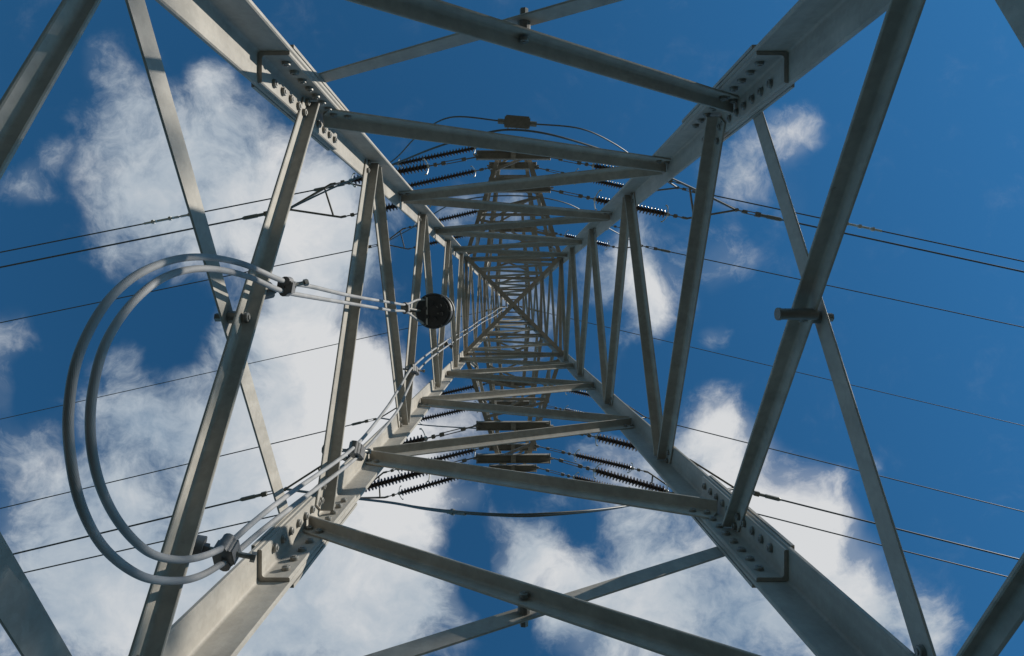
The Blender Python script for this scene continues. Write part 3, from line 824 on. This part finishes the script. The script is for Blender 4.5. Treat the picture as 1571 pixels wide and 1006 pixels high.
# outside the photograph the field drifts into broken cumulus
dist = N.new('ShaderNodeVectorMath'); dist.operation = 'LENGTH'; L.new(UV0, dist.inputs[0])
far = N.new('ShaderNodeMapRange'); far.interpolation_type = 'SMOOTHSTEP'; far.inputs['From Min'].default_value = 0.85; far.inputs['From Max'].default_value = 1.4
L.new(dist.outputs['Value'], far.inputs['Value'])
wide = mth('MULTIPLY', far.outputs['Result'], mth('MULTIPLY', mth('SUBTRACT', tex(1.3, 3, 0.5, (9, 3, 0)), 0.42), 3.0))
f1 = mth('ADD', field, wide)
gate = N.new('ShaderNodeMapRange'); gate.interpolation_type = 'SMOOTHSTEP'; gate.inputs['From Min'].default_value = 0.0; gate.inputs['From Max'].default_value = 0.35; gate.inputs['To Min'].default_value = 0.35
L.new(f1, gate.inputs['Value'])
turb = mth('ADD', mth('MULTIPLY', mth('SUBTRACT', nA, 0.5), 2.6), mth('MULTIPLY', mth('SUBTRACT', nC, 0.5), 0.9))
f1 = mth('ADD', f1, mth('MULTIPLY', turb, gate.outputs['Result']))
cov = N.new('ShaderNodeMapRange'); cov.interpolation_type = 'SMOOTHSTEP'
cov.inputs['From Min'].default_value = 0.02; cov.inputs['From Max'].default_value = 1.25
L.new(f1, cov.inputs['Value'])
# cloud body: thick parts bright, thin and lower left parts bluish grey
BRIGHT = [(450, 300, 110, .5), (540, 620, 150, .6), (560, 800, 120, .35), (860, 890, 70, .5), (1180, 790, 110, .6), (1270, 870, 90, .4), (1225, 212, 40, .3), (1090, 640, 60, .4), (940, 720, 60, .5), (1010, 450, 60, .35), (640, 700, 80, .4), (700, 620, 60, .4)]
br = mth('ADD', blobsum(BRIGHT), mth('ADD', mth('MULTIPLY', mth('SUBTRACT', nB, 0.5), 1.3), mth('MULTIPLY', mth('SUBTRACT', nA, 0.5), 1.3)))
br = mth('ADD', br, 0.41)
cr = N.new('ShaderNodeValToRGB'); L.new(br, cr.inputs['Fac'])
cr.color_ramp.elements[0].position = 0.0; cr.color_ramp.elements[0].color = (0.28, 0.38, 0.50, 1)
cr.color_ramp.elements[1].position = 0.85; cr.color_ramp.elements[1].color = (0.78, 0.79, 0.80, 1)
e = cr.color_ramp.elements.new(0.40); e.color = (0.50, 0.57, 0.64, 1)
CLOUD_GAIN = 8.3
cg = N.new('ShaderNodeMix'); cg.data_type = 'RGBA'; cg.blend_type = 'MULTIPLY'; cg.inputs['Factor'].default_value = 1.0
L.new(cr.outputs['Color'], cg.inputs['A']); cg.inputs['B'].default_value = (CLOUD_GAIN,)*3+(1,)
mx = N.new('ShaderNodeMix'); mx.data_type = 'RGBA'
veil = N.new('ShaderNodeMapRange'); veil.interpolation_type = 'SMOOTHSTEP'   # thin haze of cloud round the masses
veil.inputs['From Min'].default_value = 0.10; veil.inputs['From Max'].default_value = 1.0; veil.inputs['To Max'].default_value = 0.35
L.new(mth('ADD', field, mth('MULTIPLY', mth('SUBTRACT', nB, 0.5), mth('MULTIPLY', gate.outputs['Result'], 1.2))), veil.inputs['Value'])
tot = mth('MAXIMUM', mth('MULTIPLY', cov.outputs['Result'], 0.96), veil.outputs['Result'])
L.new(tot, mx.inputs['Factor'])
sg = N.new('ShaderNodeMix'); sg.data_type = 'RGBA'; sg.blend_type = 'MULTIPLY'; sg.inputs['Factor'].default_value = 1.0
L.new(sky.outputs['Color'], sg.inputs['A']); sg.inputs['B'].default_value = (0.41, 1.01, 1.06, 1)
L.new(sg.outputs['Result'], mx.inputs['A']); L.new(cg.outputs['Result'], mx.inputs['B'])
L.new(mx.outputs['Result'], bg.inputs['Color'])
bg.inputs['Strength'].default_value = SKY_STR
wd.cycles.sampling_method = 'MANUAL'; wd.cycles.sample_map_resolution = 512

scene.view_settings.view_transform = 'Standard'; scene.view_settings.look = 'None'
scene.view_settings.exposure = 0.0; scene.view_settings.gamma = 1.0
scene.cycles.use_denoising = True
scene.cycles.max_bounces = 5; scene.cycles.diffuse_bounces = 3; scene.cycles.glossy_bounces = 2
